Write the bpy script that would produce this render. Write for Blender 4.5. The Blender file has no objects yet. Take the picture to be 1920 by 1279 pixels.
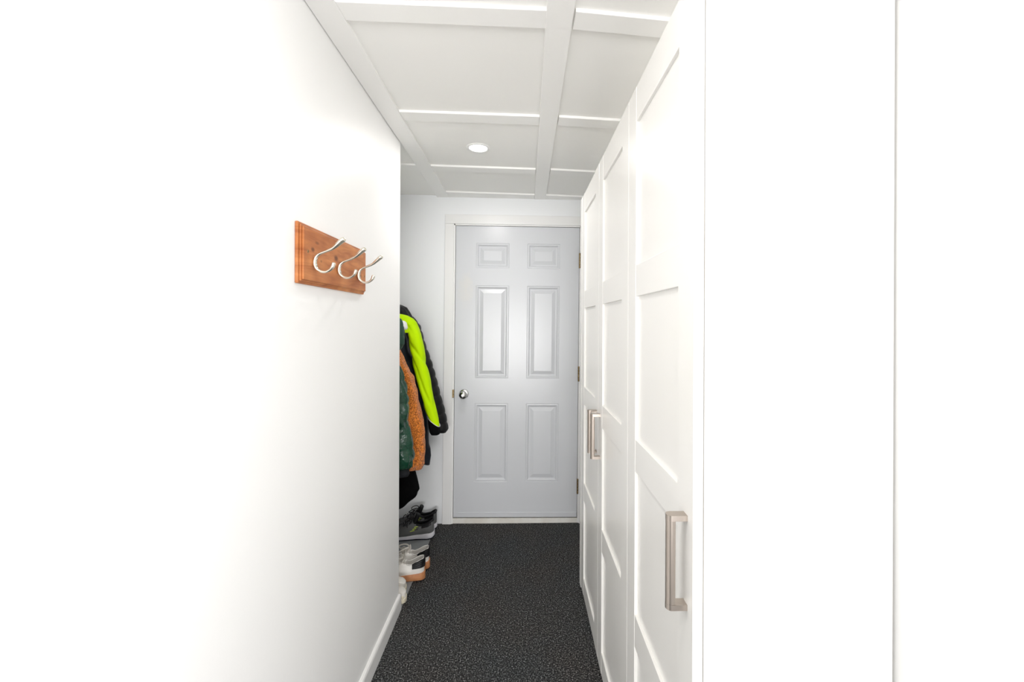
import bpy, bmesh, math, random
from mathutils import Vector, Matrix, noise
random.seed(4)
scene = bpy.context.scene
COL = scene.collection
PI = math.pi

# ------------------------------------------------------------------ helpers
def obj(name, bm, mats, parent=None, smooth=False, auto=None):
    me = bpy.data.meshes.new(name)
    bmesh.ops.recalc_face_normals(bm, faces=bm.faces[:])
    bm.to_mesh(me); bm.free()
    if not isinstance(mats, (list, tuple)): mats = [mats]
    for m in mats: me.materials.append(m)
    o = bpy.data.objects.new(name, me)
    COL.objects.link(o)
    if smooth:
        for p in me.polygons: p.use_smooth = True
        if auto is not None:
            me.set_sharp_from_angle(angle=math.radians(auto))
    if parent: o.parent = parent
    return o

def thing(name, label, cat, loc=(0, 0, 0), rot=(0, 0, 0), group=None):
    o = bpy.data.objects.new(name, None); COL.objects.link(o)
    o.empty_display_size = .05
    o.location = loc; o.rotation_euler = rot
    o['label'] = label; o['category'] = cat
    if group: o['group'] = group
    return o

def tag(o, label, cat, group=None):
    o['label'] = label; o['category'] = cat
    if group: o['group'] = group
    return o

def struct(o):
    o['kind'] = 'structure'; return o

def box(bm, x0, x1, y0, y1, z0, z1, bevel=0, seg=2):
    M = Matrix.Translation(((x0+x1)/2, (y0+y1)/2, (z0+z1)/2)) @ Matrix.Diagonal((abs(x1-x0), abs(y1-y0), abs(z1-z0), 1))
    r = bmesh.ops.create_cube(bm, size=1, matrix=M)
    if bevel:
        es = list({e for v in r['verts'] for e in v.link_edges})
        bmesh.ops.bevel(bm, geom=es, offset=bevel, segments=seg, affect='EDGES', profile=.5)

def BM(): return bmesh.new()

def tube(bm, pts, rad, n=12, cap=True, flat=None):
    """swept tube; rad is a number or a list; flat=(axis vector, factor) squashes the section"""
    pts = [Vector(p) for p in pts]
    if not isinstance(rad, (list, tuple)): rad = [rad]*len(pts)
    rings = []; up = None
    for i, p in enumerate(pts):
        d = (pts[min(i+1, len(pts)-1)] - pts[max(i-1, 0)]).normalized()
        if up is None:
            up = d.orthogonal().normalized()
        up = (up - d*up.dot(d)).normalized()
        side = d.cross(up)
        ring = []
        for k in range(n):
            a = 2*PI*k/n
            off = (up*math.cos(a) + side*math.sin(a))*rad[i]
            if flat:
                ax = Vector(flat[0]).normalized(); off = off + ax*(off.dot(ax))*(flat[1]-1)
            ring.append(bm.verts.new(p+off))
        rings.append(ring)
    for i in range(len(rings)-1):
        for k in range(n):
            bm.faces.new((rings[i][k], rings[i][(k+1) % n], rings[i+1][(k+1) % n], rings[i+1][k]))
    if cap:
        bm.faces.new(rings[0][::-1]); bm.faces.new(rings[-1])

def spline(P, sub=8):
    P = [Vector(p) for p in P]; out = []
    for i in range(len(P)-1):
        p0 = P[max(i-1, 0)]; p1 = P[i]; p2 = P[i+1]; p3 = P[min(i+2, len(P)-1)]
        for k in range(sub):
            t = k/sub
            out.append(.5*((2*p1)+(p2-p0)*t+(2*p0-5*p1+4*p2-p3)*t*t+(3*p1-p0-3*p2+p3)*t**3))
    out.append(P[-1]); return out

def lathe(bm, prof, c, axis='y', n=32):
    """prof list of (radius, distance along axis)"""
    c = Vector(c); rings = []
    for r, h in prof:
        ring = []
        for k in range(n):
            a = 2*PI*k/n; u, v = r*math.cos(a), r*math.sin(a)
            p = {'y': Vector((u, h, v)), 'z': Vector((u, v, h)), 'x': Vector((h, u, v))}[axis]
            ring.append(bm.verts.new(c+p))
        rings.append(ring)
    for i in range(len(rings)-1):
        for k in range(n):
            bm.faces.new((rings[i][k], rings[i][(k+1) % n], rings[i+1][(k+1) % n], rings[i+1][k]))
    bm.faces.new(rings[0][::-1]); bm.faces.new(rings[-1])

# ------------------------------------------------------------------ materials
def mat(name, col, rough=.5, metal=0, spec=.5, bump=None, coat=0, sheen=0, var=None):
    m = bpy.data.materials.new(name); m.use_nodes = True
    nt = m.node_tree; b = nt.nodes['Principled BSDF']
    b.inputs['Base Color'].default_value = (*col, 1)
    b.inputs['Roughness'].default_value = rough
    b.inputs['Metallic'].default_value = metal
    b.inputs['Specular IOR Level'].default_value = spec
    b.inputs['Coat Weight'].default_value = coat
    b.inputs['Sheen Weight'].default_value = sheen
    tc = nt.nodes.new('ShaderNodeTexCoord')
    if bump:
        sc, st, dist = bump
        n = nt.nodes.new('ShaderNodeTexNoise'); n.inputs['Scale'].default_value = sc; n.inputs['Detail'].default_value = 4
        bp = nt.nodes.new('ShaderNodeBump'); bp.inputs['Strength'].default_value = st; bp.inputs['Distance'].default_value = dist
        nt.links.new(tc.outputs['Object'], n.inputs['Vector'])
        nt.links.new(n.outputs['Fac'], bp.inputs['Height']); nt.links.new(bp.outputs['Normal'], b.inputs['Normal'])
    if var:
        sc, c2 = var
        n = nt.nodes.new('ShaderNodeTexNoise'); n.inputs['Scale'].default_value = sc; n.inputs['Detail'].default_value = 3
        r = nt.nodes.new('ShaderNodeValToRGB'); r.color_ramp.elements[0].position = .38; r.color_ramp.elements[1].position = .62
        r.color_ramp.elements[0].color = (*col, 1); r.color_ramp.elements[1].color = (*c2, 1)
        nt.links.new(tc.outputs['Object'], n.inputs['Vector']); nt.links.new(n.outputs['Fac'], r.inputs['Fac'])
        nt.links.new(r.outputs['Color'], b.inputs['Base Color'])
    return m

M_wall = mat('wall_paint', (.91, .91, .905), .42, bump=(220, .05, .001))
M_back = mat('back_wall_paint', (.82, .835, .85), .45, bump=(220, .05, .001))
M_ceil = mat('ceiling_paint', (.89, .885, .865), .5, bump=(150, .05, .001))
M_trimw = mat('trim_paint', (.89, .885, .87), .32, bump=(60, .06, .001))
M_casing = mat('door_casing_paint', (.80, .80, .795), .35, bump=(60, .06, .001))
M_base = mat('baseboard_paint', (.87, .87, .86), .25)
M_foil = mat('wardrobe_foil', (.875, .865, .84), .26, spec=.45)
M_nickel = mat('brushed_nickel', (.50, .44, .39), .36, 1, bump=(500, .05, .0005))
M_hook = mat('satin_nickel', (.80, .76, .66), .3, 1)
M_chrome = mat('satin_chrome', (.60, .60, .59), .2, 1)
M_brass = mat('aged_brass', (.20, .14, .075), .35, 1, var=(120, (.34, .26, .14)))
M_dark = mat('dark_gap', (.03, .025, .02), .8)
M_mat = mat('grey_mat', (.24, .255, .262), .6, bump=(90, .15, .001))
M_thresh = mat('threshold_paint', (.74, .73, .69), .5, var=(9, (.66, .63, .57)))

def door_paint():
    m = mat('door_paint', (.60, .615, .642), .33, spec=.5, bump=(45, .12, .0012))
    nt = m.node_tree; b = nt.nodes['Principled BSDF']
    tc = nt.nodes.new('ShaderNodeTexCoord')
    # worn yellowish patch near the latch edge
    mp = nt.nodes.new('ShaderNodeMapping'); mp.vector_type = 'POINT'
    mp.inputs['Location'].default_value = (-.075*9, 0, -1.61*4); mp.inputs['Scale'].default_value = (9, .01, 4)
    nt.links.new(tc.outputs['Object'], mp.inputs['Vector'])
    ln = nt.nodes.new('ShaderNodeVectorMath'); ln.operation = 'LENGTH'
    ns = nt.nodes.new('ShaderNodeTexNoise'); ns.inputs['Scale'].default_value = 14; ns.inputs['Detail'].default_value = 5
    nt.links.new(tc.outputs['Object'], ns.inputs['Vector'])
    nt.links.new(mp.outputs['Vector'], ln.inputs[0])
    ad = nt.nodes.new('ShaderNodeMath'); ad.operation = 'ADD'
    nt.links.new(ln.outputs['Value'], ad.inputs[0]); nt.links.new(ns.outputs['Fac'], ad.inputs[1])
    mr = nt.nodes.new('ShaderNodeMapRange'); mr.inputs[1].default_value = .55; mr.inputs[2].default_value = 1.05
    mr.inputs[3].default_value = .4; mr.inputs[4].default_value = 0
    nt.links.new(ad.outputs[0], mr.inputs[0])
    mx = nt.nodes.new('ShaderNodeMixRGB'); mx.inputs[1].default_value = (.60, .615, .642, 1); mx.inputs[2].default_value = (.70, .665, .60, 1)
    nt.links.new(mr.outputs[0], mx.inputs[0]); nt.links.new(mx.outputs[0], b.inputs['Base Color'])
    return m
M_door = door_paint(); M_door.node_tree.nodes['Principled BSDF'].inputs['Roughness'].default_value = .27

def carpet_mat():
    m = bpy.data.materials.new('carpet'); m.use_nodes = True; nt = m.node_tree; b = nt.nodes['Principled BSDF']
    b.inputs['Roughness'].default_value = .95; b.inputs['Specular IOR Level'].default_value = .1
    tc = nt.nodes.new('ShaderNodeTexCoord')
    n1 = nt.nodes.new('ShaderNodeTexNoise'); n1.inputs['Scale'].default_value = 165; n1.inputs['Detail'].default_value = 3; n1.inputs['Roughness'].default_value = .7
    r = nt.nodes.new('ShaderNodeValToRGB'); e = r.color_ramp.elements
    e[0].position = .38; e[0].color = (.012, .012, .013, 1)
    e[1].position = .72; e[1].color = (.60, .60, .59, 1)
    k = r.color_ramp.elements.new(.50); k.color = (.030, .031, .032, 1)
    k = r.color_ramp.elements.new(.6); k.color = (.16, .16, .157, 1)
    n2 = nt.nodes.new('ShaderNodeTexNoise'); n2.inputs['Scale'].default_value = 3.2; n2.inputs['Detail'].default_value = 2
    r2 = nt.nodes.new('ShaderNodeValToRGB'); r2.color_ramp.elements[0].position = .3; r2.color_ramp.elements[1].position = .7
    r2.color_ramp.elements[0].color = (.92, .97, 1, 1); r2.color_ramp.elements[1].color = (1.0, .95, .92, 1)
    mx = nt.nodes.new('ShaderNodeMixRGB'); mx.blend_type = 'MULTIPLY'; mx.inputs[0].default_value = 1
    bp = nt.nodes.new('ShaderNodeBump'); bp.inputs['Strength'].default_value = .8; bp.inputs['Distance'].default_value = .004
    L = nt.links.new
    L(tc.outputs['Object'], n1.inputs['Vector']); L(tc.outputs['Object'], n2.inputs['Vector'])
    L(n1.outputs['Fac'], r.inputs['Fac']); L(n2.outputs['Fac'], r2.inputs['Fac'])
    L(r.outputs['Color'], mx.inputs[1]); L(r2.outputs['Color'], mx.inputs[2]); L(mx.outputs[0], b.inputs['Base Color'])
    L(n1.outputs['Fac'], bp.inputs['Height']); L(bp.outputs['Normal'], b.inputs['Normal'])
    return m
M_carpet = carpet_mat()

def pine_mat(name, knots):
    """stained pine; object coordinates: y along the board, z up"""
    m = bpy.data.materials.new(name); m.use_nodes = True; nt = m.node_tree; b = nt.nodes['Principled BSDF']
    b.inputs['Roughness'].default_value = .45; b.inputs['Specular IOR Level'].default_value = .3
    L = nt.links.new; N = nt.nodes.new
    tc = N('ShaderNodeTexCoord')
    mp = N('ShaderNodeMapping'); mp.inputs['Scale'].default_value = (1, 2.2, 13); L(tc.outputs['Object'], mp.inputs['Vector'])
    n = N('ShaderNodeTexNoise'); n.inputs['Scale'].default_value = 3.2; n.inputs['Detail'].default_value = 7; n.inputs['Distortion'].default_value = .9
    L(mp.outputs['Vector'], n.inputs['Vector'])
    r = N('ShaderNodeValToRGB'); e = r.color_ramp.elements
    e[0].position = .3; e[0].color = (.37, .125, .042, 1); e[1].position = .72; e[1].color = (.62, .265, .095, 1)
    L(n.outputs['Fac'], r.inputs['Fac'])
    # blotches of stain
    n2 = N('ShaderNodeTexNoise'); n2.inputs['Scale'].default_value = 9; n2.inputs['Detail'].default_value = 2; L(tc.outputs['Object'], n2.inputs['Vector'])
    r2 = N('ShaderNodeValToRGB'); r2.color_ramp.elements[0].position = .35; r2.color_ramp.elements[1].position = .65
    r2.color_ramp.elements[0].color = (.80, .66, .55, 1); r2.color_ramp.elements[1].color = (1.1, 1.1, 1.1, 1)
    L(n2.outputs['Fac'], r2.inputs['Fac'])
    mx = N('ShaderNodeMixRGB'); mx.blend_type = 'MULTIPLY'; mx.inputs[0].default_value = 1
    L(r.outputs['Color'], mx.inputs[1]); L(r2.outputs['Color'], mx.inputs[2])
    cur = mx.outputs[0]
    for (ky, kz, ry, rz, s) in knots:
        k = N('ShaderNodeMapping'); k.inputs['Scale'].default_value = (.001, 1/ry, 1/rz); k.inputs['Location'].default_value = (0, -ky/ry, -kz/rz)
        L(tc.outputs['Object'], k.inputs['Vector'])
        ln = N('ShaderNodeVectorMath'); ln.operation = 'LENGTH'; L(k.outputs['Vector'], ln.inputs[0])
        mr = N('ShaderNodeMapRange'); mr.inputs[1].default_value = .5; mr.inputs[2].default_value = 1.3; mr.inputs[3].default_value = s; mr.inputs[4].default_value = 0
        L(ln.outputs['Value'], mr.inputs[0])
        q = N('ShaderNodeMixRGB'); q.inputs[2].default_value = (.10, .028, .01, 1); L(mr.outputs[0], q.inputs[0]); L(cur, q.inputs[1]); cur = q.outputs[0]
    L(cur, b.inputs['Base Color'])
    return m
M_pine = pine_mat('stained_pine', [(.060, 1.580, .010, .006, .8), (.21, 1.578, .014, .008, .85), (.085, 1.602, .012, .004, .55), (.225, 1.548, .012, .006, .7), (.41, 1.545, .012, .007, .6), (.11, 1.555, .006, .004, .5)])

def pile_mat(name, c0, c1, scale=150):
    m = mat(name, c0, .95, spec=.1, sheen=.3)
    nt = m.node_tree; b = nt.nodes['Principled BSDF']; tc = nt.nodes.new('ShaderNodeTexCoord')
    v = nt.nodes.new('ShaderNodeTexNoise'); v.inputs['Scale'].default_value = scale; v.inputs['Detail'].default_value = 5; v.inputs['Roughness'].default_value = .75
    r = nt.nodes.new('ShaderNodeValToRGB'); r.color_ramp.elements[0].position = .38; r.color_ramp.elements[1].position = .6
    r.color_ramp.elements[0].color = (*c0, 1); r.color_ramp.elements[1].color = (*c1, 1)
    bp = nt.nodes.new('ShaderNodeBump'); bp.inputs['Strength'].default_value = .9; bp.inputs['Distance'].default_value = .006
    L = nt.links.new
    L(tc.outputs['Object'], v.inputs['Vector']); L(v.outputs['Fac'], r.inputs['Fac']); L(r.outputs['Color'], b.inputs['Base Color'])
    L(v.outputs['Fac'], bp.inputs['Height']); L(bp.outputs['Normal'], b.inputs['Normal'])
    return m
M_teddy = pile_mat('rust_teddy_fleece', (.15, .03, .004), (.95, .30, .045))
M_green = mat('green_puffer_shell', (.006, .048, .025), .15, spec=.6, bump=(30, .8, .012))
M_greenhood = mat('green_hood_fabric', (.024, .062, .044), .6, spec=.25, bump=(70, .4, .003))
M_lining = mat('white_lining', (.7, .7, .7), .6)
M_neon = mat('neon_shell', (.50, .80, .0), .6, spec=.08, bump=(35, .3, .004))
M_navy = mat('navy_shell', (.007, .010, .017), .55, spec=.25, bump=(35, .4, .004))
M_black = mat('black_quilt', (.008, .008, .0085), .55, spec=.25, bump=(70, .4, .003))
M_blackmatte = mat('black_cotton', (.003, .003, .0035), .9, spec=.08, bump=(40, .4, .003))
M_charcoal = mat('charcoal_ribbing', (.016, .017, .020), .85, spec=.15, bump=(120, .4, .002))
M_piping = mat('pale_piping', (.6, .6, .6), .5)
M_knit = mat('grey_knit', (.115, .118, .118), .75, bump=(420, .5, .001))
M_whiteeva = mat('white_foam_sole', (.78, .77, .82), .5, bump=(60, .15, .002))
M_leather = mat('white_leather', (.74, .72, .68), .42, bump=(120, .15, .001))
M_gum = mat('gum_rubber', (.50, .21, .09), .5, var=(60, (.56, .25, .11)))
M_blackleather = mat('black_leather', (.008, .008, .009), .4, spec=.3)
M_lace = mat('off_white_lace', (.60, .57, .52), .8, bump=(400, .5, .001))
M_blacklace = mat('black_lace', (.012, .012, .012), .8)
M_inner = mat('grey_shoe_lining', (.60, .58, .55), .8)
M_cream = mat('cream_canvas', (.78, .75, .70), .6, bump=(200, .2, .001))
M_creamrub = mat('cream_rubber', (.70, .64, .50), .5)
M_lampring = mat('lamp_trim', (.85, .85, .84), .3)
M_emis = bpy.data.materials.new('lamp_diffuser'); M_emis.use_nodes = True
_b = M_emis.node_tree.nodes['Principled BSDF']; _b.inputs['Base Color'].default_value = (1, 1, 1, 1)
_b.inputs['Emission Color'].default_value = (1, .97, .95, 1); _b.inputs['Emission Strength'].default_value = 9

# ------------------------------------------------------------------ room shell
XL, XA, XR, YB, YC, Y0 = -.587, -.93, .694, 3.04, 2.137, .12
def zc(x): return 2.249 - .010*x        # the ceiling hangs a little lower on the right

YR = -3.4      # open space added behind the camera; walls stop short to let light in
b = BM(); box(b, -2.6, 2.6, YR, YB+.15, -.1, 0); struct(obj('floor', b, M_carpet))
b = BM()
v = [b.verts.new((x, y, zc(x)+dz)) for dz in (0, .12) for x, y in ((-2.6, YR), (2.6, YR), (2.6, YB+.15), (-2.6, YB+.15))]
for f in ((0, 1, 2, 3), (7, 6, 5, 4), (0, 4, 5, 1), (1, 5, 6, 2), (2, 6, 7, 3), (3, 7, 4, 0)): b.faces.new([v[i] for i in f])
struct(obj('ceiling', b, M_ceil))
b = BM(); box(b, XA-.12, XL, Y0, YC, 0, 2.262, .0015, 1); struct(obj('wall_left', b, M_wall))
b = BM(); box(b, XA-.12, XA, YC, YB, 0, 2.262); struct(obj('wall_alcove', b, M_back))
b = BM(); box(b, XR, XR+.12, Y0, YB, 0, 2.25); struct(obj('wall_right', b, M_wall))
# back wall with the door opening
DX0, DX1, DZ0, DZ1 = -.470, .390, .036, 2.052
b = BM()
box(b, -1.05, DX0-.012, YB, YB+.12, 0, 2.262); box(b, DX1+.012, .82, YB, YB+.12, 0, 2.262)
box(b, DX0-.012, DX1+.012, YB, YB+.12, DZ1+.012, 2.262)
struct(obj('wall_back', b, M_back))
# baseboard on the left wall: rounded top
b = BM()
prof = [(0, 0), (.013, 0), (.013, .062), (.0105, .070), (.006, .0745), (0, .0755)]
a0 = [b.verts.new((XL+p, Y0, z)) for p, z in prof]; a1 = [b.verts.new((XL+p, YC+.0005, z)) for p, z in prof]
for i in range(len(prof)-1): b.faces.new((a0[i], a0[i+1], a1[i+1], a1[i]))
b.faces.new(a0[::-1]); b.faces.new(a1)
struct(obj('baseboard_left', b, M_base))

# ceiling battens: trim_<n>
TN = [0]
def batten(pts, th=.010):
    """pts: four plan corners, running around"""
    TN[0] += 1
    bb = BM()
    lo = [bb.verts.new((x, y, zc(x)-th)) for x, y in pts]; hi = [bb.verts.new((x, y, zc(x)+.002)) for x, y in pts]
    bb.faces.new(lo); bb.faces.new(hi[::-1])
    for i in range(4): bb.faces.new((lo[i], lo[(i+1) % 4], hi[(i+1) % 4], hi[i]))
    bmesh.ops.bevel(bb, geom=[e for e in bb.edges if all(vv in lo for vv in e.verts)], offset=.0012, segments=1, affect='EDGES')
    struct(obj('trim_%d' % TN[0], bb, M_trimw))
batten([(XL+.003, Y0), (-.505, Y0), (-.505, YB), (XL+.003, YB)], .012)               # along the left wall
batten([(.052, Y0), (.128, Y0), (.160, YB), (.085, YB)], .0125)                      # middle runner
batten([(XR-.08, Y0), (XR, Y0), (XR, YB), (XR-.08, YB)], .012)                    # above the wardrobes
for yl, yr, yl2, yr2, w in ((.575, .582, .582, .61, .073), (1.198, 1.203, 1.203, 1.245, .074), (1.817, 1.826, 1.825, 1.858, .076), (2.441, 2.458, 2.456, 2.492, .078)):
    batten([(-.505, yl), (.060+.006*yl, yr), (.060+.006*yl, yr+w), (-.505, yl+w)])
    batten([(.134+.0095*yl, yl2), (XR-.08, yr2), (XR-.08, yr2+w), (.134+.0095*yl, yl2+w)])
batten([(-.505, 2.925), (.083, 2.95), (.083, YB), (-.505, YB)]); batten([(.158, 2.95), (XR-.08, 2.985), (XR-.08, YB), (.158, YB)])
batten([(XA, 2.430), (XL+.003, 2.437), (XL+.003, 2.515), (XA, 2.508)])

# recessed ceiling lamp
LX, LY = -.219, 2.192
t = thing('ceiling_light', 'small round recessed ceiling light glowing white between the ceiling battens', 'ceiling light', (LX, LY, zc(LX)), (0, .01, 0))
b = BM(); lathe(b, [(.043, .001), (.058, .001), (.060, -.0015), (.057, -.004), (.048, -.005), (.0445, -.0035), (.043, -.001)], (0, 0, 0), 'z', 48)
obj('trim_ring', b, M_lampring, t, True, 40)
b = BM(); lathe(b, [(.0435, -.0005), (.0435, -.0022), (.036, -.0034), (.02, -.004), (.002, -.0042)], (0, 0, 0), 'z', 48)
obj('diffuser', b, M_emis, t, True, 40)

# ------------------------------------------------------------------ entry door
D = bpy.data.objects.new('door_1', None); COL.objects.link(D); struct(D)
D.location = (DX0, YB, 0); D.rotation_euler = (0, .006, 0)
W = DX1-DX0; H0, H1 = DZ0+.006, DZ1-.004
def door_leaf():
    bm = BM(); yf = .002
    px = [(.143, .372), (.497, .722)]; pz = [(.286, .827), (1.0, 1.640), (1.760, 1.932)]
    xs = sorted({.004, W-.004, *[q for p in px for q in p]}); zs = sorted({H0, H1, *[q for p in pz for q in p]})
    V = {}
    def gv(x, y, z):
        k = (round(x, 5), round(y, 5), round(z, 5))
        if k not in V: V[k] = bm.verts.new((x, y, z))
        return V[k]
    loops = [(0, 0), (.0025, .0025), (.006, .0012), (.012, .001), (.018, .0075), (.023, .0095), (.028, .0095), (.050, .0030), (.053, .0022)]
    for i in range(len(xs)-1):
        for j in range(len(zs)-1):
            x0, x1, z0, z1 = xs[i], xs[i+1], zs[j], zs[j+1]
            if (x0, x1) in px and (z0, z1) in pz:
                prev = None
                for ins, d in loops:
                    q = [gv(x0+ins, yf+d, z0+ins), gv(x1-ins, yf+d, z0+ins), gv(x1-ins, yf+d, z1-ins), gv(x0+ins, yf+d, z1-ins)]
                    if prev:
                        for k in range(4): bm.faces.new((prev[k], prev[(k+1) % 4], q[(k+1) % 4], q[k]))
                    prev = q
                bm.faces.new(prev)
            else:
                bm.faces.new((gv(x0, yf, z0), gv(x1, yf, z0), gv(x1, yf, z1), gv(x0, yf, z1)))
    be = [e for e in bm.edges if len(e.link_faces) == 1]
    r = bmesh.ops.extrude_edge_only(bm, edges=be)
    nv = [g for g in r['geom'] if isinstance(g, bmesh.types.BMVert)]
    for q in nv: q.co.y = .042
    ee = [g for g in r['geom'] if isinstance(g, bmesh.types.BMEdge)]
    bmesh.ops.contextual_create(bm, geom=ee)
    return bm
obj('door_leaf', door_leaf(), M_door, D)
# sweep strip on the bottom of the leaf
b = BM(); box(b, .006, W-.006, -.002, .004, H0+.002, H0+.034, .0012); obj('door_sweep', b, M_door, D)
# jambs, stops and casing
b = BM()
box(b, -.012, .0015, -.006, .11, 0, DZ1+.012, .001, 1); box(b, W-.0015, W+.012, -.006, .11, 0, DZ1+.012, .001, 1)
box(b, -.012, W+.012, -.006, .11, DZ1-.0015, DZ1+.012, .001, 1)
obj('door_jamb', b, M_casing, D)
b = BM()
def casing(x0, x1, z0, z1): box(b, x0, x1, -.014, 0.0, z0, z1, .003, 2)
casing(-.070, -.008, 0, DZ1+.007); casing(W+.008, W+.070, 0, DZ1+.007); casing(-.070, W+.070, DZ1+.0075, DZ1+.072)
obj('door_casing', b, M_casing, D)
b = BM(); box(b, .0, W, -.004, .11, 0.001, DZ0+.001, .002, 2); obj('threshold', b, M_thresh, D)
b = BM()
for x0, x1, z0, z1 in ((0.0012, .0042, H0, H1), (W-.0042, W-.0012, H0, H1), (.002, W-.002, H1-.001, DZ1-.001), (.002, W-.002, DZ0, H0+.001)):
    box(b, x0, x1, .010, .03, z0, z1)
obj('gap_strip', b, M_dark, D)  # dark strips filling the gaps around the leaf
for zz in (1.819, 1.035, .257):
    b = BM()
    for k in range(5):
        box_z = zz-.052+k*.021
        lathe(b, [(.002, 0), (.0058, .0004), (.0062, .0012), (.0062, .0192), (.0058, .0200), (.002, .0204)], (W-.001, -.005, box_z), 'z', 16)
    box(b, W-.003, W+.001, -.004, .02, zz-.052, zz+.053)
    obj('hinge', b, M_brass, D, True, 40)
# knob: rosette, neck and ball
b = BM()
lathe(b, [(.002, .002), (.0325, .002), (.0325, -.003), (.030, -.007), (.024, -.0095), (.014, -.0105), (.0125, -.022), (.0135, -.030), (.020, -.036), (.0265, -.044),
          (.0285, -.053), (.0265, -.061), (.020, -.067), (.010, -.0695), (.009, -.0685), (.001, -.0685)], (.070, 0, .892), 'y', 40)
kn = obj('door_knob', b, M_chrome, D, True, 35)
b = BM(); box(b, -.009, .003, -.0165, .02, .868, .922, .001, 1); box(b, -.006, .000, -.0185, -.016, .885, .905, .001, 1); obj('strike_plate', b, M_brass, D)

# ------------------------------------------------------------------ wardrobes
WX, WT = .314, 2.040        # door face plane, top
DEPTH = .354
RAILS = [(.014, .098), (.490, .578), (.974, 1.062), (1.458, 1.544), (1.941, WT-.002)]
def shaker_door(y0, y1, parent, handle_near):
    bm = BM(); z0, z1 = .014, WT-.002; st = .082
    box(bm, 0, .019, y0, y0+st, z0, z1, .0012, 2); box(bm, 0, .019, y1-st, y1, z0, z1, .0012, 2)
    for a, c in RAILS: box(bm, .0009, .0185, y0+st-.001, y1-st+.001, a, c, .0009, 2)
    box(bm, .0085, .015, y0+st-.004, y1-st+.004, z0+.02, z1-.02)
    d = obj('door', bm, M_foil, parent)
    yh = y0+.036 if handle_near else y1-.040
    h = BM()
    zb, zt = .842, 1.021
    # end plates rounded at the front, half round bar between them
    def plate(z0p, z1p):
        pr = [(0, -.011), (-.028, -.011)] + [(-.028-.0105*math.sin(a), -.011*math.cos(a)) for a in [PI*k/10 for k in range(1, 10)]] + [(-.028, .011), (0, .011)]
        lo = [h.verts.new((x, yh+y, z0p)) for x, y in pr]; hi = [h.verts.new((x, yh+y, z1p)) for x, y in pr]
        h.faces.new(lo); h.faces.new(hi[::-1])
        for i in range(len(pr)): h.faces.new((lo[i], lo[(i+1) % len(pr)], hi[(i+1) % len(pr)], hi[i]))
    plate(zb, zb+.0105); plate(zt-.0105, zt)
    pr = [(-.0385+.010, -.0108)] + [(-.028-.0102*math.sin(a), -.0108*math.cos(a)) for a in [PI*k/14 for k in range(1, 14)]] + [(-.0285, .0108), (-.0225, .0095), (-.0225, -.0095)]
    lo = [h.verts.new((x, yh+y, zb+.0107)) for x, y in pr]; hi = [h.verts.new((x, yh+y, zt-.0107)) for x, y in pr]
    h.faces.new(lo); h.faces.new(hi[::-1])
    for i in range(len(pr)): h.faces.new((lo[i], lo[(i+1) % len(pr)], hi[(i+1) % len(pr)], hi[i]))
    obj('handle', h, M_nickel, d, True, 35)
    return d
def wardrobe(y0, n, label, group):
    t = thing('wardrobe', label, 'wardrobe', (WX, y0, 0), group=group)
    y1 = n*.4975
    c = BM(); X0, X1 = .0205, .0205+DEPTH
    for ya, yb in ((0, .018), (y1-.018, y1)): box(c, X0, X1, ya+.0006, yb-.0006, 0.001, WT, .001, 1)
    box(c, X0, X1, .018, y1-.018, WT-.018, WT); box(c, X0+.02, X1, .018, y1-.018, .05, .068); box(c, X0+.01, X0+.026, .018, y1-.018, 0.001, .05)
    box(c, X1-.006, X1-.001, .018, y1-.018, .05, WT-.018)
    obj('carcass', c, M_foil, t)
    for k in range(n):
        shaker_door(k*.4975+.0015, (k+1)*.4975-.0015, t, (n == 1 or k == 1))
    return t
wardrobe(.793, 1, 'white single-door wardrobe nearest the camera, with its plain side panel facing us', 'white panelled wardrobes')
t = wardrobe(.793+.4985, 2, 'white two-door wardrobe with paired bar handles, farther along toward the grey door', 'white panelled wardrobes')
# the pair of handles meets in the middle: move them to the meeting stiles
drs = [o for o in t.children if o.name.startswith('door')]
for k, o in enumerate(sorted(drs, key=lambda q: min(v.co.y for v in q.data.vertices))):
    hh = o.children[0]
    ys = [v.co.y for v in hh.data.vertices]; mid = (min(ys)+max(ys))/2
    target = .4975-.040 if k == 0 else .4975+.040
    for v in hh.data.vertices: v.co.y += target-mid
b = BM(); box(b, WX-.001, WX+.0205+DEPTH, .793+.4985*3+.0012, 2.340, .001, WT, .0015, 1)
tag(obj('filler_panel', b, M_foil), 'narrow white filler panel closing the far end of the wardrobes by the door trim', 'panel')

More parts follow.
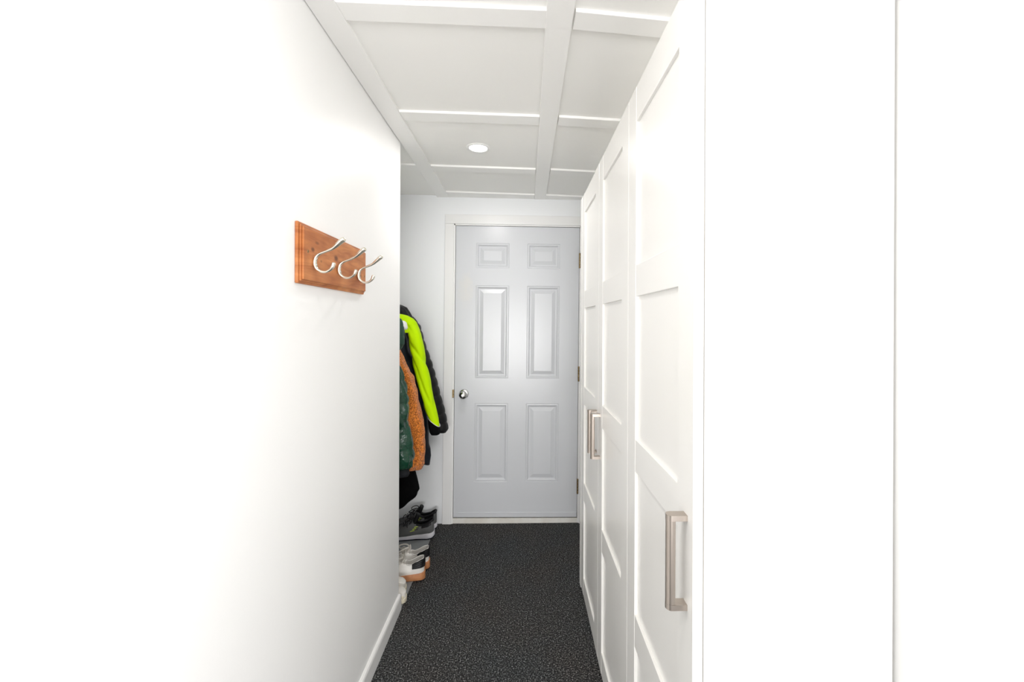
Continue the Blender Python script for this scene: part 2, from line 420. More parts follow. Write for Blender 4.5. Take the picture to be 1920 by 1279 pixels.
# ------------------------------------------------------------------ hook board on the left wall
hb = thing('coat_hook_board', 'orange-stained pine board with three nickel hooks on the white left wall', 'hook board', (XL, 1.153, 0))
BL = .476
bz0, bz1 = 1.484, 1.645
def slab(bm, x0, x1, ins, bev):
    box(bm, x0, x1, ins, BL-ins, bz0+ins, bz1-ins, bev, 3)
b = BM(); slab(b, .0005, .009, 0, .0025); slab(b, .0085, .0135, .006, .0020); slab(b, .013, .019, .0105, .0022)
obj('board', b, M_pine, hb)
def hook(y):
    bm = BM(); X = .019
    pts = [(X+.0835, 0, 1.6085), (X+.078, 0, 1.6060), (X+.066, 0, 1.5950), (X+.052, 0, 1.5835), (X+.034, 0, 1.5755), (X+.018, 0, 1.5690), (X+.008, 0, 1.5600), (X+.0045, 0, 1.5470),
           (X+.006, 0, 1.5350), (X+.012, 0, 1.5255), (X+.022, 0, 1.5205), (X+.034, 0, 1.5200), (X+.045, 0, 1.5250), (X+.052, 0, 1.5330), (X+.0555, 0, 1.5425)]
    pts = [(p[0], y, p[2]) for p in pts]
    r = [.0062, .0070, .0058, .0040, .0034, .0036, .0044, .0054, .0050, .0042, .0036, .0033, .0036, .0050, .0056]
    P = spline(pts, 6); R = []
    for i in range(len(r)-1):
        for k in range(6): R.append(r[i]+(r[i+1]-r[i])*k/6)
    R.append(r[-1])
    # rounded ends
    P = [P[0]+(P[0]-P[1]).normalized()*.0035] + P + [P[-1]+(P[-1]-P[-2]).normalized()*.0035]; R = [R[0]*.5]+R+[R[-1]*.5]
    tube(bm, P, R, 14, flat=((0, 1, 0), 1.25))
    h = obj('hook', bm, M_hook, hb, True, 60)
    for zz in (1.5385, 1.5535):
        s = BM(); lathe(s, [(.0005, .0085), (.0026, .0095), (.0026, .0104), (.0020, .0110), (.0006, .0110)], (X, y, zz), 'x', 14); obj('screw', s, M_chrome, h, True, 50)
for y in (1.214-1.153, 1.373-1.153, 1.535-1.153): hook(y)
for y, z in ((.033, 1.571), (.452, 1.548)):
    s = BM(); lathe(s, [(.0005, .0185), (.0028, .0192), (.0040, .0196), (.0042, .0190)], (0, y, z), 'x', 16); o = obj('screw_cap', s, M_brass, hb, True, 50)

# ------------------------------------------------------------------ garments
def loft(bm, rows, n=40, step=.008, amp=.006, freq=14, puff=None, seed=0, p=.8, mi=0, top=True, crease=0):
    """horizontal superellipse sections; rows (z, x_left, x_right, y, half_thickness, shear) from top to bottom"""
    rows = [tuple(r)+((0,) if len(r) == 5 else ()) for r in rows]
    S = []
    for i in range(len(rows)-1):
        p0 = rows[max(i-1, 0)]; p1 = rows[i]; p2 = rows[i+1]; p3 = rows[min(i+2, len(rows)-1)]
        m = max(2, int(abs(p1[0]-p2[0])/step))
        for k in range(m):
            t = k/m
            S.append(tuple(.5*((2*b1)+(c-a)*t*.6+( -b1*2+2*c - .6*(c-a))*t*t*1.0) if False else b1+(c-b1)*(t*.4+.6*t*t*(3-2*t)) for a, b1, c, d in zip(p0, p1, p2, p3)))
    S.append(rows[-1])
    z_top = S[0][0]
    rings = []
    for i, (z, xl, xr, yc, th, sh) in enumerate(S):
        xc = (xl+xr)/2; hx = (xr-xl)/2
        ring = []
        for k in range(n):
            a = 2*PI*k/n
            c, s = math.cos(a), math.sin(a)
            ux = math.copysign(abs(c)**p, c); uy = math.copysign(abs(s)**p, s)
            x = xc+hx*ux; y = yc+th*uy
            zz = z-sh*(x-xc)
            d = 0
            if puff:
                hgt, pa = puff
                ph = (z_top-zz)/hgt + .18*noise.noise(Vector((x*9, seed, y*9)))
                d -= pa*(1-abs(math.sin(PI*ph))**.45)
            nz = noise.noise(Vector((x*freq+seed*7.1, y*freq, zz*freq*.45)))
            n2 = noise.noise(Vector((x*freq*2.7+seed*3.3, y*freq*2.7, zz*freq*1.6)))
            d += amp*nz+amp*.45*n2
            if crease:
                q = noise.noise(Vector((x*16+zz*7+seed, y*14, zz*4.5)))
                d += crease*(1-abs(q)*3.2 if abs(q) < .31 else 0)*-1
            ln = math.hypot(ux, uy) or 1
            ring.append(bm.verts.new((x+d*ux/ln, y+d*uy/ln, zz)))
        rings.append(ring)
    for i in range(len(rings)-1):
        for k in range(n):
            f = bm.faces.new((rings[i][k], rings[i][(k+1) % n], rings[i+1][(k+1) % n], rings[i+1][k])); f.material_index = mi
    for ring, sgn in ((rings[0], 1), (rings[-1], -1)):
        cz = Vector((0, 0, 0))
        for vv in ring: cz += vv.co
        cz /= n; cen = bm.verts.new(cz+Vector((0, 0, .006*sgn)))
        for k in range(n):
            f = bm.faces.new((ring[k], ring[(k+1) % n], cen)); f.material_index = mi

GR = 'coats hanging in the alcove'
XW = XA+.035
def garment(name, label, cat, y): return thing(name, label, cat, (-.72, y, 0), group=GR)
def part(name, t, m, fn, **kw):
    bm = BM(); fn(bm); 
    bmesh.ops.translate(bm, verts=bm.verts[:], vec=-Vector(t.location))
    return obj(name, bm, m, t, True, 70)

# 1 glossy green puffer, nearest
y = 2.285
t = garment('green_puffer_jacket', 'glossy dark green puffer jacket, nearest the wall corner in the coat row', 'jacket', y)
part('body', t, M_green, lambda bm: loft(bm, [(1.20, XW, -.655, y, .040), (1.17, XW, -.633, y, .06), (1.122, XW, -.608, y, .07), (1.011, XW, -.582, y, .078), (.887, XW, -.572, y, .080), (.762, XW, -.556, y, .082), (.68, XW, -.548, y, .080), (.645, XW, -.552, y, .072), (.632, XW, -.560, y, .060)],
     n=64, step=.006, amp=.007, freq=12, puff=(.116, .010), seed=1, crease=.014))
part('hood', t, M_greenhood, lambda bm: loft(bm, [(1.412, XW, -.640, y, .02), (1.40, XW, -.622, y, .045), (1.36, XW, -.603, y, .06), (1.315, XW, -.595, y, .066), (1.27, XW, -.600, y, .062), (1.235, XW, -.625, y, .05), (1.215, XW, -.645, y, .03)],
     n=56, step=.005, amp=.004, seed=2, puff=(.05, .005), crease=.008))
part('hood_lining', t, M_lining, lambda bm: loft(bm, [(1.390, -.70, -.611, y+.03, .02), (1.380, -.70, -.602, y+.035, .03), (1.355, -.70, -.5965, y+.035, .03), (1.345, -.70, -.600, y+.035, .02)], n=24, amp=.001, seed=3))
part('hem_lining', t, M_charcoal, lambda bm: loft(bm, [(.65, -.85, -.590, y, .05), (.62, -.85, -.578, y, .05), (.60, -.85, -.576, y, .046), (.590, -.85, -.582, y, .036)], n=32, amp=.003, seed=4))

# 2 rust teddy fleece
y = 2.455
t = garment('teddy_fleece_jacket', 'rust-orange teddy fleece jacket hanging just behind the green puffer', 'jacket', y)
part('body', t, M_teddy, lambda bm: loft(bm, [(1.33, XW, -.73, y, .03), (1.27, XW, -.690, y, .055), (1.20, XW, -.658, y, .064), (1.147, XW, -.637, y, .068), (1.087, XW, -.598, y, .066), (1.013, XW, -.573, y, .066), (.96, XW, -.566, y, .066), (.894, XW, -.555, y, .064), (.825, XW, -.540, y, .066), (.76, XW, -.536, y, .066), (.68, XW, -.528, y, .068), (.60, XW, -.532, y, .064), (.572, XW, -.545, y, .052)],
     n=72, step=.006, amp=.007, freq=15, seed=5, crease=.006))
part('collar', t, M_teddy, lambda bm: loft(bm, [(1.42, XW, -.78, y, .03), (1.38, XW, -.74, y, .045), (1.32, XW, -.715, y, .05), (1.28, XW, -.72, y, .045)], n=32, amp=.005, seed=6))
part('sleeve', t, M_teddy, lambda bm: loft(bm, [(1.27, -.76, -.69, y-.03, .03), (1.15, -.76, -.655, y-.045, .040), (1.00, -.75, -.632, y-.045, .040), (.88, -.735, -.612, y-.045, .040), (.80, -.72, -.597, y-.045, .040), (.765, -.715, -.600, y-.045, .034)], n=36, amp=.005, seed=7))

# 3 navy jacket with neon shoulders and sleeves
y = 2.65
t = garment('two_tone_jacket', 'navy jacket with neon yellow-green shoulders and sleeves, third in the coat row', 'jacket', y)
part('body', t, M_navy, lambda bm: loft(bm, [(1.335, XW, -.69, y, .065), (1.25, XW, -.676, y, .07), (1.142, XW, -.650, y, .07), (1.045, XW, -.615, y, .07), (.981, XW, -.592, y, .068), (.884, XW, -.572, y, .066), (.787, XW, -.558, y, .064), (.70, XW, -.549, y, .064), (.658, XW, -.545, y, .062), (.628, XW, -.538, y, .060), (.605, XW, -.540, y, .052, .35), (.592, XW, -.545, y, .045, .35)],
     n=64, step=.008, amp=.006, freq=11, seed=8, crease=.009))
part('shoulder_yoke', t, M_neon, lambda bm: loft(bm, [(1.432, XW, -.72, y, .03), (1.423, XW, -.685, y, .045), (1.405, XW, -.650, y, .058), (1.385, XW, -.632, y, .068), (1.34, XW, -.612, y, .074), (1.322, XW, -.607, y, .074)],
     n=64, step=.006, amp=.003, freq=9, seed=9))
part('sleeve', t, M_neon, lambda bm: loft(bm, [(1.395, -.70, -.650, y, .04), (1.37, -.690, -.626, y-.012, .052), (1.32, -.676, -.602, y-.015, .056), (1.245, -.664, -.583, y-.02, .056), (1.17, -.650, -.571, y-.022, .054), (1.11, -.636, -.557, y-.025, .052), (1.045, -.617, -.540, y-.027, .050), (.981, -.600, -.526, y-.03, .049), (.884, -.575, -.504, y-.03, .046), (.83, -.560, -.487, y-.03, .044, .35), (.797, -.551, -.481, y-.03, .043, .8)],
     n=56, step=.006, amp=.0035, freq=10, seed=10, crease=.009))
part('piping', t, M_piping, lambda bm: loft(bm, [(.799, -.5525, -.4805, y-.03, .0445, .8), (.7955, -.5525, -.4805, y-.03, .0445, .8)], n=40, amp=0, seed=10))
part('cuff', t, M_blackmatte, lambda bm: loft(bm, [(.795, -.551, -.481, y-.03, .043, .8), (.765, -.547, -.484, y-.03, .041, .5), (.735, -.541, -.480, y-.03, .040, .1), (.722, -.532, -.484, y-.03, .034, 0)], n=40, amp=.002, seed=11))
part('hood', t, M_black, lambda bm: loft(bm, [(1.50, XW, -.83, y+.05, .02), (1.47, XW, -.775, y+.05, .05), (1.43, XW, -.74, y+.05, .06), (1.40, XW, -.72, y+.05, .05)], n=32, amp=.005, seed=12))

# 4 black quilted puffer at the back
y = 2.885
t = garment('black_puffer_jacket', 'black quilted puffer jacket, farthest in the row, its sleeve over the door trim', 'jacket', y)
part('body', t, M_black, lambda bm: loft(bm, [(1.42, XW, -.70, y, .05), (1.385, XW, -.68, y, .07), (1.339, XW, -.662, y, .08), (1.22, XW, -.650, y, .085), (1.0, XW, -.62, y, .085), (.8, XW, -.61, y, .085), (.68, XW, -.61, y, .07)],
     n=48, amp=.004, puff=(.072, .010), seed=13))
part('hood', t, M_black, lambda bm: loft(bm, [(1.508, XW, -.81, y-.04, .02), (1.498, XW, -.785, y-.04, .045), (1.478, XW, -.742, y-.04, .06), (1.455, XW, -.722, y-.04, .068), (1.42, XW, -.702, y-.04, .07), (1.392, XW, -.682, y-.03, .07), (1.36, XW, -.70, y-.02, .06)],
     n=56, step=.006, amp=.006, freq=16, seed=14, crease=.007))
part('sleeve', t, M_black, lambda bm: loft(bm, [(1.39, -.74, -.685, y, .04), (1.36, -.735, -.660, y-.005, .052), (1.30, -.725, -.643, y-.01, .060), (1.22, -.705, -.620, y-.01, .062), (1.124, -.680, -.583, y-.01, .062), (1.002, -.650, -.549, y-.01, .062), (.898, -.625, -.521, y-.01, .062), (.794, -.596, -.494, y-.01, .060), (.735, -.578, -.482, y-.01, .058), (.69, -.565, -.475, y-.01, .052), (.672, -.552, -.480, y-.01, .045)],
     n=56, step=.005, amp=.003, puff=(.060, .0085), seed=15))

# black bag hanging low
y = 2.552
t = thing('black_bag', 'slouching black fabric bag hanging below the coats above the grey sneakers', 'bag', (-.78, y, 0))
part('body', t, M_blackmatte, lambda bm: loft(bm, [(.570, -.890, -.640, y, .022), (.55, -.895, -.615, y, .04), (.517, -.90, -.604, y, .052), (.47, -.90, -.593, y, .058), (.424, -.90, -.583, y, .058), (.398, -.90, -.590, y, .056), (.36, -.89, -.624, y, .050), (.33, -.88, -.655, y, .040), (.310, -.865, -.70, y, .03), (.300, -.85, -.74, y, .02)],
     n=56, amp=.005, freq=12, seed=16, crease=.008))
part('strap', t, M_blackmatte, lambda bm: tube(bm, spline([(-.85, y, .56), (-.88, y, .9), (-.897, y, 1.2), (-.902, y, 1.40), (-.892, y+.01, 1.43), (-.882, y+.02, 1.40), (-.87, y+.02, 1.1), (-.80, y+.02, .56)], 8), .004, 8))

# rail that carries the coats, on the alcove wall
rl = thing('coat_rail', 'white wooden coat rail with metal pegs on the alcove side wall behind the coats', 'coat rail', (XA, 2.6, 0))
b = BM(); box(b, .0005, .018, -.40, .38, 1.40, 1.49, .003, 2); obj('board', b, M_trimw, rl)
for yy in (2.285, 2.455, 2.62, 2.70, 2.885):
    b = BM(); tube(b, spline([(.016, yy-2.6, 1.45), (.024, yy-2.6, 1.446), (.030, yy-2.6, 1.45), (.034, yy-2.6, 1.455)], 5), .004, 10); obj('peg', b, M_hook, rl, True)

# ------------------------------------------------------------------ shoes
def lerp_tab(tab, u):
    for i in range(len(tab)-1):
        if u <= tab[i+1][0]:
            a, b_ = tab[i], tab[i+1]; k = (u-a[0])/(b_[0]-a[0]); k = k*k*(3-2*k)*.5+k*.5
            return a[1]+(b_[1]-a[1])*k
    return tab[-1][1]

def make_shoe(name, label, group, spec, loc, rotz):
    """heel at origin, toe toward -x, near side is -y.  spec holds profile tables against u = distance from heel / length"""
    Ln = spec['L']; S0 = spec['sole']
    t = thing(name, label, 'shoe', loc, (0, 0, rotz), group)
    NU = 56
    us = [0.5*(1-math.cos(PI*i/NU)) for i in range(NU+1)]
    def width(u): return lerp_tab(spec['w'], u)*math.sqrt(max(0, 1-(max(0, .12-u)/.12)**2.4))*math.sqrt(max(0, 1-(max(0, u-.80)/.20)**2.3)) + 0.0006
    def bend(u): return spec.get('curve', .006)*math.sin(PI*u)
    def sole_top(u): return lerp_tab(S0['top'], u)
    def sole_bot(u): return lerp_tab(S0['bot'], u)
    # sole
    bm = BM(); rings = []
    for u in us:
        w = width(u)+S0['flare']; x = S0['ov']-u*(Ln+2*S0['ov']); zt, zb = sole_top(u), sole_bot(u); cy = bend(u)
        pr = []
        for q, zz in ((.90, zb), (.98, zb+(zt-zb)*.15), (1.0, zb+(zt-zb)*.45), (.985, zb+(zt-zb)*.8), (.955, zt)): pr.append((q*w, zz))
        pts = [(-a, z) for a, z in pr]+[(a, z) for a, z in pr[::-1]]
        rings.append([bm.verts.new((x, cy+a, z)) for a, z in pts])
    n = len(rings[0])
    for i in range(len(rings)-1):
        for k in range(n):
            bm.faces.new((rings[i][k], rings[i][(k+1) % n], rings[i+1][(k+1) % n], rings[i+1][k]))
    bm.faces.new(rings[0][::-1]); bm.faces.new(rings[-1])
    obj('sole', bm, S0['mat'], t, True, 50)
    if S0.get('outsole'):
        bm = BM(); rings = []
        for u in us:
            w = (width(u)+S0['flare'])*.95; x = S0['ov']-u*(Ln+2*S0['ov']); zb = sole_bot(u); cy = bend(u)
            rings.append([bm.verts.new((x, cy+a, z)) for a, z in ((-w*.93, max(0, zb-.006)), (-w, zb+.002), (w, zb+.002), (w*.93, max(0, zb-.006)))])
        for i in range(len(rings)-1):
            for k in range(4):
                bm.faces.new((rings[i][k], rings[i][(k+1) % 4], rings[i+1][(k+1) % 4], rings[i+1][k]))
        bm.faces.new(rings[0][::-1]); bm.faces.new(rings[-1])
        obj('outsole', bm, S0['outsole'], t, True, 40)
    # upper
    def section(u):
        w = width(u)*.95; x = -u*Ln; zt = sole_top(u)-.003; zs = max(lerp_tab(spec['side'], u), zt+.004); zcn = max(lerp_tab(spec['mid'], u), zt+.003)
        op = lerp_tab(spec['open'], u)      # 1 = foot opening, 0 = closed vamp
        k = lerp_tab(spec['narrow'], u)     # narrowing toward the collar
        cy = bend(u); hgt = zs-zt
        side = [(1.0, zt), (1.02, zt+hgt*.18), (1.0, zt+hgt*.40), (.93-.3*(1-k), zt+hgt*.65), (k+.02, zt+hgt*.88), (k-.02, zs)]
        if op > .5: inner = [(k-.11, zs-.001), (k-.17, zs-.010), (k-.15, (zs+zcn)/2), (k-.18, zcn+.004), (.3, zcn)]
        else: inner = [(k*.86, zs+(zcn-zs)*.32), (k*.70, zs+(zcn-zs)*.58), (k*.52, zs+(zcn-zs)*.78), (k*.34, zs+(zcn-zs)*.92), (k*.17, zs+(zcn-zs)*.98)]
        L_ = side+inner+[(0, zcn)]
        return [(Vector((x, cy-a*w, z))) for a, z in L_] + [(Vector((x, cy+a*w, z))) for a, z in L_[-2::-1]]
    bm = BM(); rings = [[bm.verts.new(p) for p in section(u)] for u in us]
    n = len(rings[0])
    for i in range(len(rings)-1):
        op = lerp_tab(spec['open'], (us[i]+us[i+1])/2) > .5
        for k in range(n-1):
            f = bm.faces.new((rings[i][k], rings[i][k+1], rings[i+1][k+1], rings[i+1][k]))
            u = (us[i]+us[i+1])/2
            inn = 6 <= k <= n-8
            f.material_index = 1 if (op and inn) else (2 if spec.get('patch') and spec['patch'](u, k, n, op) else 0)
    bm.faces.new(rings[0][::-1]); bm.faces.new(rings[-1])
    obj('upper', bm, [spec['mat'], spec['inner'], spec.get('accent', spec['mat'])], t, True, 55)
    return t, section, width, bend

def rim(sec, us, r):
    a = [sec(u)[5].copy() for u in us]; c = [sec(u)[-6].copy() for u in us[::-1]]
    for p in a+c: p.y *= .93; p.z -= r*.35
    bm = BM(); tube(bm, spline(a+c, 4), r, 10); return bm

def strip_on(section, t, name, m, quads, off=.0012):
    """small flat pieces laid on the near side of the upper; quads of (u, v) with v along the side profile"""
    def P(u, v):
        s = section(u); i = int(v); fr = v-i; p = s[i].lerp(s[min(i+1, len(s)-1)], fr)
        return p
    bm = BM()
    for q in quads:
        N = 6; g = []
        for i in range(N+1):
            row = []
            for j in range(N+1):
                a = i/N; c = j/N
                u = (1-a)*((1-c)*q[0][0]+c*q[3][0])+a*((1-c)*q[1][0]+c*q[2][0]); v = (1-a)*((1-c)*q[0][1]+c*q[3][1])+a*((1-c)*q[1][1]+c*q[2][1])
                row.append(P(u, v))
            g.append(row)
        c0 = g[N//2][N//2]; nrm = (g[N][0]-g[0][0]).cross(g[0][N]-g[0][0]).normalized()
        if nrm.y > 0: nrm = -nrm
        va = [[bm.verts.new(p+nrm*off) for p in r] for r in g]; vb = [[bm.verts.new(p-nrm*.001) for p in r] for r in g]
        for i in range(N):
            for j in range(N):
                bm.faces.new((va[i][j], va[i+1][j], va[i+1][j+1], va[i][j+1])); bm.faces.new((vb[i][j], vb[i][j+1], vb[i+1][j+1], vb[i+1][j]))
        for i in range(N):
            bm.faces.new((va[i][0], vb[i][0], vb[i+1][0], va[i+1][0])); bm.faces.new((va[i][N], va[i+1][N], vb[i+1][N], vb[i][N]))
            bm.faces.new((va[0][i], va[0][i+1], vb[0][i+1], vb[0][i])); bm.faces.new((va[N][i], vb[N][i], vb[N][i+1], va[N][i+1]))
    return obj(name, bm, m, t)

def laces(t, spec, m, x0, x1, nrow, z_of, half, r, bow, floppy):
    bm = BM()
    for k in range(nrow):
        x = x0+(x1-x0)*k/(nrow-1); z = z_of(x); s = 1 if k % 2 else -1
        tube(bm, spline([(x, -half*s, z-.007), (x-.002, -half*.5*s, z+.002), (x-.006, 0, z+.005), (x-.010, half*.5*s, z+.003), (x-.013, half*s, z-.009)], 4), r, 8)
    x, z = x0-.004, z_of(x0)+.006
    for s in (-1, 1):
        tube(bm, spline([(x, 0, z), (x+.010, s*.012, z+floppy), (x-.012, s*bow*.8, z+floppy*1.2), (x-.042, s*bow, z+floppy*.4), (x-.035, s*bow*.6, z-.002), (x-.01, 0, z+.002)], 6), r, 8)
        tube(bm, spline([(x, 0, z), (x-.015, s*.020, z+.004), (x-.03, s*.034, z-.012), (x-.028, s*.040, z-.035)], 6), r*.8, 8)
    tube(bm, [(x, -.006, z+.002), (x, .006, z+.002)], r*1.8, 8)
    return obj('laces', bm, m, t, True)

# grey running shoes -----------------------------------------------------------
RUN = dict(L=.292, mat=M_knit, inner=M_blackleather, accent=M_blackleather, curve=.006,
    sole=dict(top=[(0, .044), (.12, .040), (.3, .034), (.6, .028), (.85, .026), (1, .034)], bot=[(0, .017), (.06, .009), (.15, .006), (.7, .006), (.9, .012), (1, .024)], flare=.003, ov=.004, mat=M_whiteeva, outsole=M_navy),
    w=[(0, .036), (.15, .038), (.35, .038), (.6, .047), (.8, .049), (1, .044)],
    side=[(0, .118), (.05, .116), (.14, .098), (.28, .088), (.38, .096), (.48, .098), (.6, .080), (.8, .058), (.95, .046), (1, .036)],
    mid=[(0, .060), (.10, .050), (.3, .048), (.40, .055), (.43, .112), (.5, .104), (.65, .084), (.8, .064), (.95, .048), (1, .036)],
    open=[(0, 1), (.37, 1), (.40, 0), (1, 0)],
    narrow=[(0, .80), (.2, .76), (.4, .66), (.6, .70), (1, .8)],
    patch=lambda u, k, n, op: (u < .36 and (k in (4, 5, n-7, n-6) or (k in (3, n-5) and .05 < u < .26))))
def runner(loc, rot, label):
    t, sec, wd, bd = make_shoe('running_shoe', label, 'grey running shoes', RUN, loc, rot)
    # tongue
    bm = BM(); P = [(-.135, .006, .082), (-.122, .006, .100), (-.110, .006, .122), (-.102, .006, .142), (-.098, .006, .150)]
    Q = spline(P, 5)
    tube(bm, Q, [.014, .016, .018]+[.0195]*(len(Q)-5)+[.018, .012], 16, flat=((-.9, 0, .35), .72)); obj('tongue', bm, M_black, t, True, 60)
    # heel collar pad
    obj('collar', rim(sec, [.37, .30, .22, .15, .09, .05, .02], .0066), M_black, t, True)
    laces(t, RUN, M_blacklace, -.128, -.205, 5, lambda x: .112+(x+.128)*.36, .024, .0026, .034, .020)
    strip_on(sec, t, 'emblem', mat('neon_print', (.50, .62, .05), .5), [[(.345, 3.7), (.415, 3.35), (.405, 3.15), (.33, 3.5)], [(.375, 3.0), (.45, 2.7), (.44, 2.5), (.36, 2.8)], [(.41, 2.4), (.50, 2.15), (.49, 1.98), (.395, 2.2)]], .0022)
    strip_on(sec, t, 'emblem_black', M_blackleather, [[(.325, 3.45), (.40, 3.1), (.385, 2.85), (.31, 3.2)], [(.34, 2.75), (.43, 2.45), (.42, 2.2), (.325, 2.5)]], .0016)  # black strokes of the printed logo
    return t
runner((-.556, 2.835, .0085), .06, 'grey running shoe with white sole, the nearer one of its pair on the mat')
runner((-.562, 2.950, .0085), -.03, 'grey running shoe with white sole, against the back wall behind its mate')

# white leather sneakers with gum soles -------------------------------------------
WS = dict(L=.275, mat=M_leather, inner=M_inner, accent=M_blackleather, curve=.006,
    sole=dict(top=[(0, .040), (.3, .036), (.7, .032), (1, .036)], bot=[(0, .002), (1, .002)], flare=.0045, ov=.005, mat=M_gum),
    w=[(0, .034), (.15, .036), (.35, .036), (.6, .041), (.8, .043), (1, .040)],
    side=[(0, .110), (.06, .106), (.15, .096), (.27, .082), (.36, .090), (.45, .094), (.6, .080), (.8, .062), (.95, .050), (1, .038)],
    mid=[(0, .055), (.10, .046), (.3, .046), (.37, .052), (.40, .104), (.5, .098), (.65, .084), (.8, .068), (.95, .052), (1, .038)],
    open=[(0, 1), (.34, 1), (.37, 0), (1, 0)],
    narrow=[(0, .80), (.2, .78), (.4, .66), (.6, .70), (1, .8)],
    patch=lambda u, k, n, op: (.52 < u < .60 and k in (0, 1)))
def white_sneaker(loc, rot, label):
    t, sec, wd, bd = make_shoe('leather_sneaker', label, 'white leather sneakers', WS, loc, rot)
    # black ridged heel tab: follows the upper's own section, a touch proud of it
    bm = BM(); cols = []
    NS, NZ = 30, 20
    for i in range(NS+1):
        sg = -1+2*i/NS; u = .0006+.235*abs(sg)**1.6
        S_ = sec(u); prof = S_[:6] if sg < 0 else [S_[-1-k] for k in range(6)]
        ztop = prof[5].z+.001; zlow = .078-.020*0 - .0*abs(sg)
        zlow = .070-abs(sg)*.006
        col = []
        for q in range(NZ+1):
            z = zlow+(ztop-zlow)*q/NZ
            p = None
            for a in range(5):
                if prof[a].z <= z <= prof[a+1].z:
                    f_ = (z-prof[a].z)/max(1e-6, prof[a+1].z-prof[a].z); p = prof[a].lerp(prof[a+1], f_)
            if p is None: p = Vector((prof[5].x, prof[5].y, z))
            ridge = .0009*math.cos(q/NZ*PI*2*4)
            off = .0048+ridge
            d = Vector((.9*(1-abs(sg))**.7+.05, math.copysign(.45+.55*abs(sg), sg) if abs(sg) > .001 else 0, 0)).normalized()
            col.append((Vector((p.x, p.y, z))+d*off, Vector((p.x, p.y, z))-d*.002))
        cols.append(col)
    va = [[bm.verts.new(c[0]) for c in col] for col in cols]; vb = [[bm.verts.new(c[1]) for c in col] for col in cols]
    for i in range(NS):
        for q in range(NZ):
            bm.faces.new((va[i][q], va[i+1][q], va[i+1][q+1], va[i][q+1])); bm.faces.new((vb[i][q], vb[i][q+1], vb[i+1][q+1], vb[i+1][q]))
        bm.faces.new((va[i][0], vb[i][0], vb[i+1][0], va[i+1][0])); bm.faces.new((va[i][NZ], va[i+1][NZ], vb[i+1][NZ], vb[i][NZ]))
    for q in range(NZ):
        bm.faces.new((va[0][q], va[0][q+1], vb[0][q+1], vb[0][q])); bm.faces.new((va[NS][q], vb[NS][q], vb[NS][q+1], va[NS][q+1]))
    obj('heel_tab', bm, M_blackleather, t, True, 60)
    bm = BM(); P = [(-.128, .006, .082), (-.118, .006, .096), (-.108, .006, .108), (-.101, .006, .117)]
    Q = spline(P, 5); tube(bm, Q, [.024]*len(Q), 16, flat=((-.9, 0, .4), .28)); obj('tongue', bm, M_lace, t, True, 60)
    obj('collar', rim(sec, [.34, .28, .22, .15, .09, .05, .02], .0034), M_inner, t, True)
    laces(t, WS, M_lace, -.118, -.195, 5, lambda x: .104+(x+.118)*.30, .025, .0036, .036, .012)
    return t
white_sneaker((-.520, 2.395, .0085), .21, 'white leather sneaker, gum sole and black heel tab, nearer one of its pair')
white_sneaker((-.517, 2.500, .0085), .21, 'white leather sneaker, gum sole and black heel tab, farther one of its pair')

# cream slip-ons, only the rounded toes show past the wall ------------------------------
CS = dict(L=.235, mat=M_cream, inner=M_inner, accent=M_creamrub, curve=.0,
    sole=dict(top=[(0, .022), (1, .022)], bot=[(0, .003), (.5, .002), (1, .003)], flare=.003, ov=.003, mat=M_creamrub),
    w=[(0, .034), (.15, .036), (.35, .036), (.6, .036), (.8, .034), (1, .032)],
    side=[(0, .045), (.1, .056), (.25, .064), (.45, .066), (.62, .060), (.85, .068), (1, .072)],
    mid=[(0, .046), (.1, .060), (.25, .070), (.45, .076), (.52, .04), (.9, .035), (1, .045)],
    open=[(0, 0), (.5, 0), (.53, 1), (1, 1)],
    narrow=[(0, .82), (.2, .75), (.45, .68), (.7, .75), (1, .8)])
def slipon(loc, rot, label):
    t, sec, wd, bd = make_shoe('canvas_shoe', label, 'cream canvas shoes', CS, loc, rot)
    strip_on(sec, t, 'trim_patch', M_creamrub, [[(.02, 1.0), (.13, 1.0), (.13, 3.2), (.03, 2.6)]], .0012)
    return t
slipon((-.566, 2.192, .0085), .10, 'cream canvas shoe, nearest shoe, its toe just past the baseboard end')
slipon((-.588, 2.272, .0085), .06, 'cream canvas shoe, behind its mate and before the white gum-soled sneakers')

# mat under the shoes
b = BM(); box(b, XA+.004, -.574, YC+.004, YB-.006, .0005, .0085, .003, 2)
tag(obj('shoe_mat', b, M_mat), 'flat grey shoe mat on the alcove floor under the shoes', 'mat')

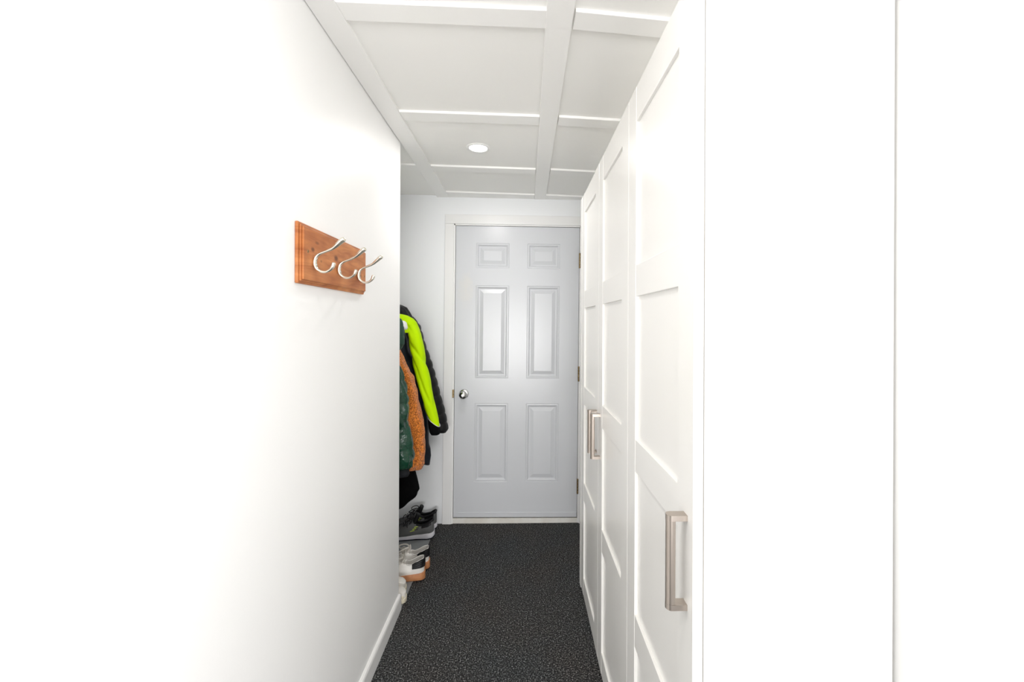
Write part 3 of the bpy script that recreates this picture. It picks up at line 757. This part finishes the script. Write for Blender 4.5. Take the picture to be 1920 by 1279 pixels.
# ------------------------------------------------------------------ light
def area(name, loc, target, size, power, col=(1, 1, 1), sy=None):
    l = bpy.data.lights.new(name, 'AREA'); l.energy = power; l.color = col; l.size = size
    if sy: l.shape = 'RECTANGLE'; l.size_y = sy
    o = bpy.data.objects.new(name, l); COL.objects.link(o); o.location = loc
    o.rotation_euler = (Vector(target)-Vector(loc)).to_track_quat('-Z', 'Y').to_euler(); return o
area('camera_flash', (-.07, -.12, 1.49), (-.05, 3, 1.35), .14, 2.1, (1, .985, .97))
area('back_fill', (-.05, -5.0, .78), (-.05, 3, .9), 3.6, 300, (1, .99, .985), 1.5)  # added fill far behind the camera, kept low to lift the lower surfaces
area('side_fill', (1.7, -.5, .75), (-.5, 1.2, .5), 1.3, 62, (1, .99, .985), 1.4)  # added side fill that brightens the lower left wall, not a known window
for nm, x, y, e, sz in (('downlight', LX, LY, 4.8, .085), ('overhead_fill', -.2, .5, 5.0, .2)):  # second entry is an added unseen fill for the side walls
    l = bpy.data.lights.new(nm, 'AREA'); l.shape = 'DISK'; l.size = sz; l.energy = e; l.color = (1, .975, .95)
    o = bpy.data.objects.new(nm, l); COL.objects.link(o); o.location = (x, y, zc(x)-.008)
w = bpy.data.worlds.new('World'); scene.world = w; w.use_nodes = True
w.node_tree.nodes['Background'].inputs['Color'].default_value = (1, 1, 1, 1)
w.node_tree.nodes['Background'].inputs['Strength'].default_value = .3

# ------------------------------------------------------------------ camera
cam = bpy.data.cameras.new('camera'); co = bpy.data.objects.new('camera', cam); COL.objects.link(co)
F = 825.0; cam.sensor_width = 36; cam.lens = F/1920*36
cam.shift_x = (960-1003)/1920; cam.shift_y = -(639.5-605)/1920
cam.clip_start = .02
co.location = (0, 0, 1.384)
co.rotation_euler = (Matrix.Rotation(-math.atan(.03), 3, 'Z') @ Matrix.Rotation(PI/2, 3, 'X') @ Matrix.Rotation(.004, 3, 'Z')).to_euler()
scene.camera = co
scene.cycles.max_bounces = 16; scene.cycles.diffuse_bounces = 12
vs = scene.view_settings
scene.display_settings.display_device = 'sRGB'
vs.view_transform = 'Standard'; vs.look = 'None'; vs.gamma = 1; vs.use_curve_mapping = False; vs.exposure = 0
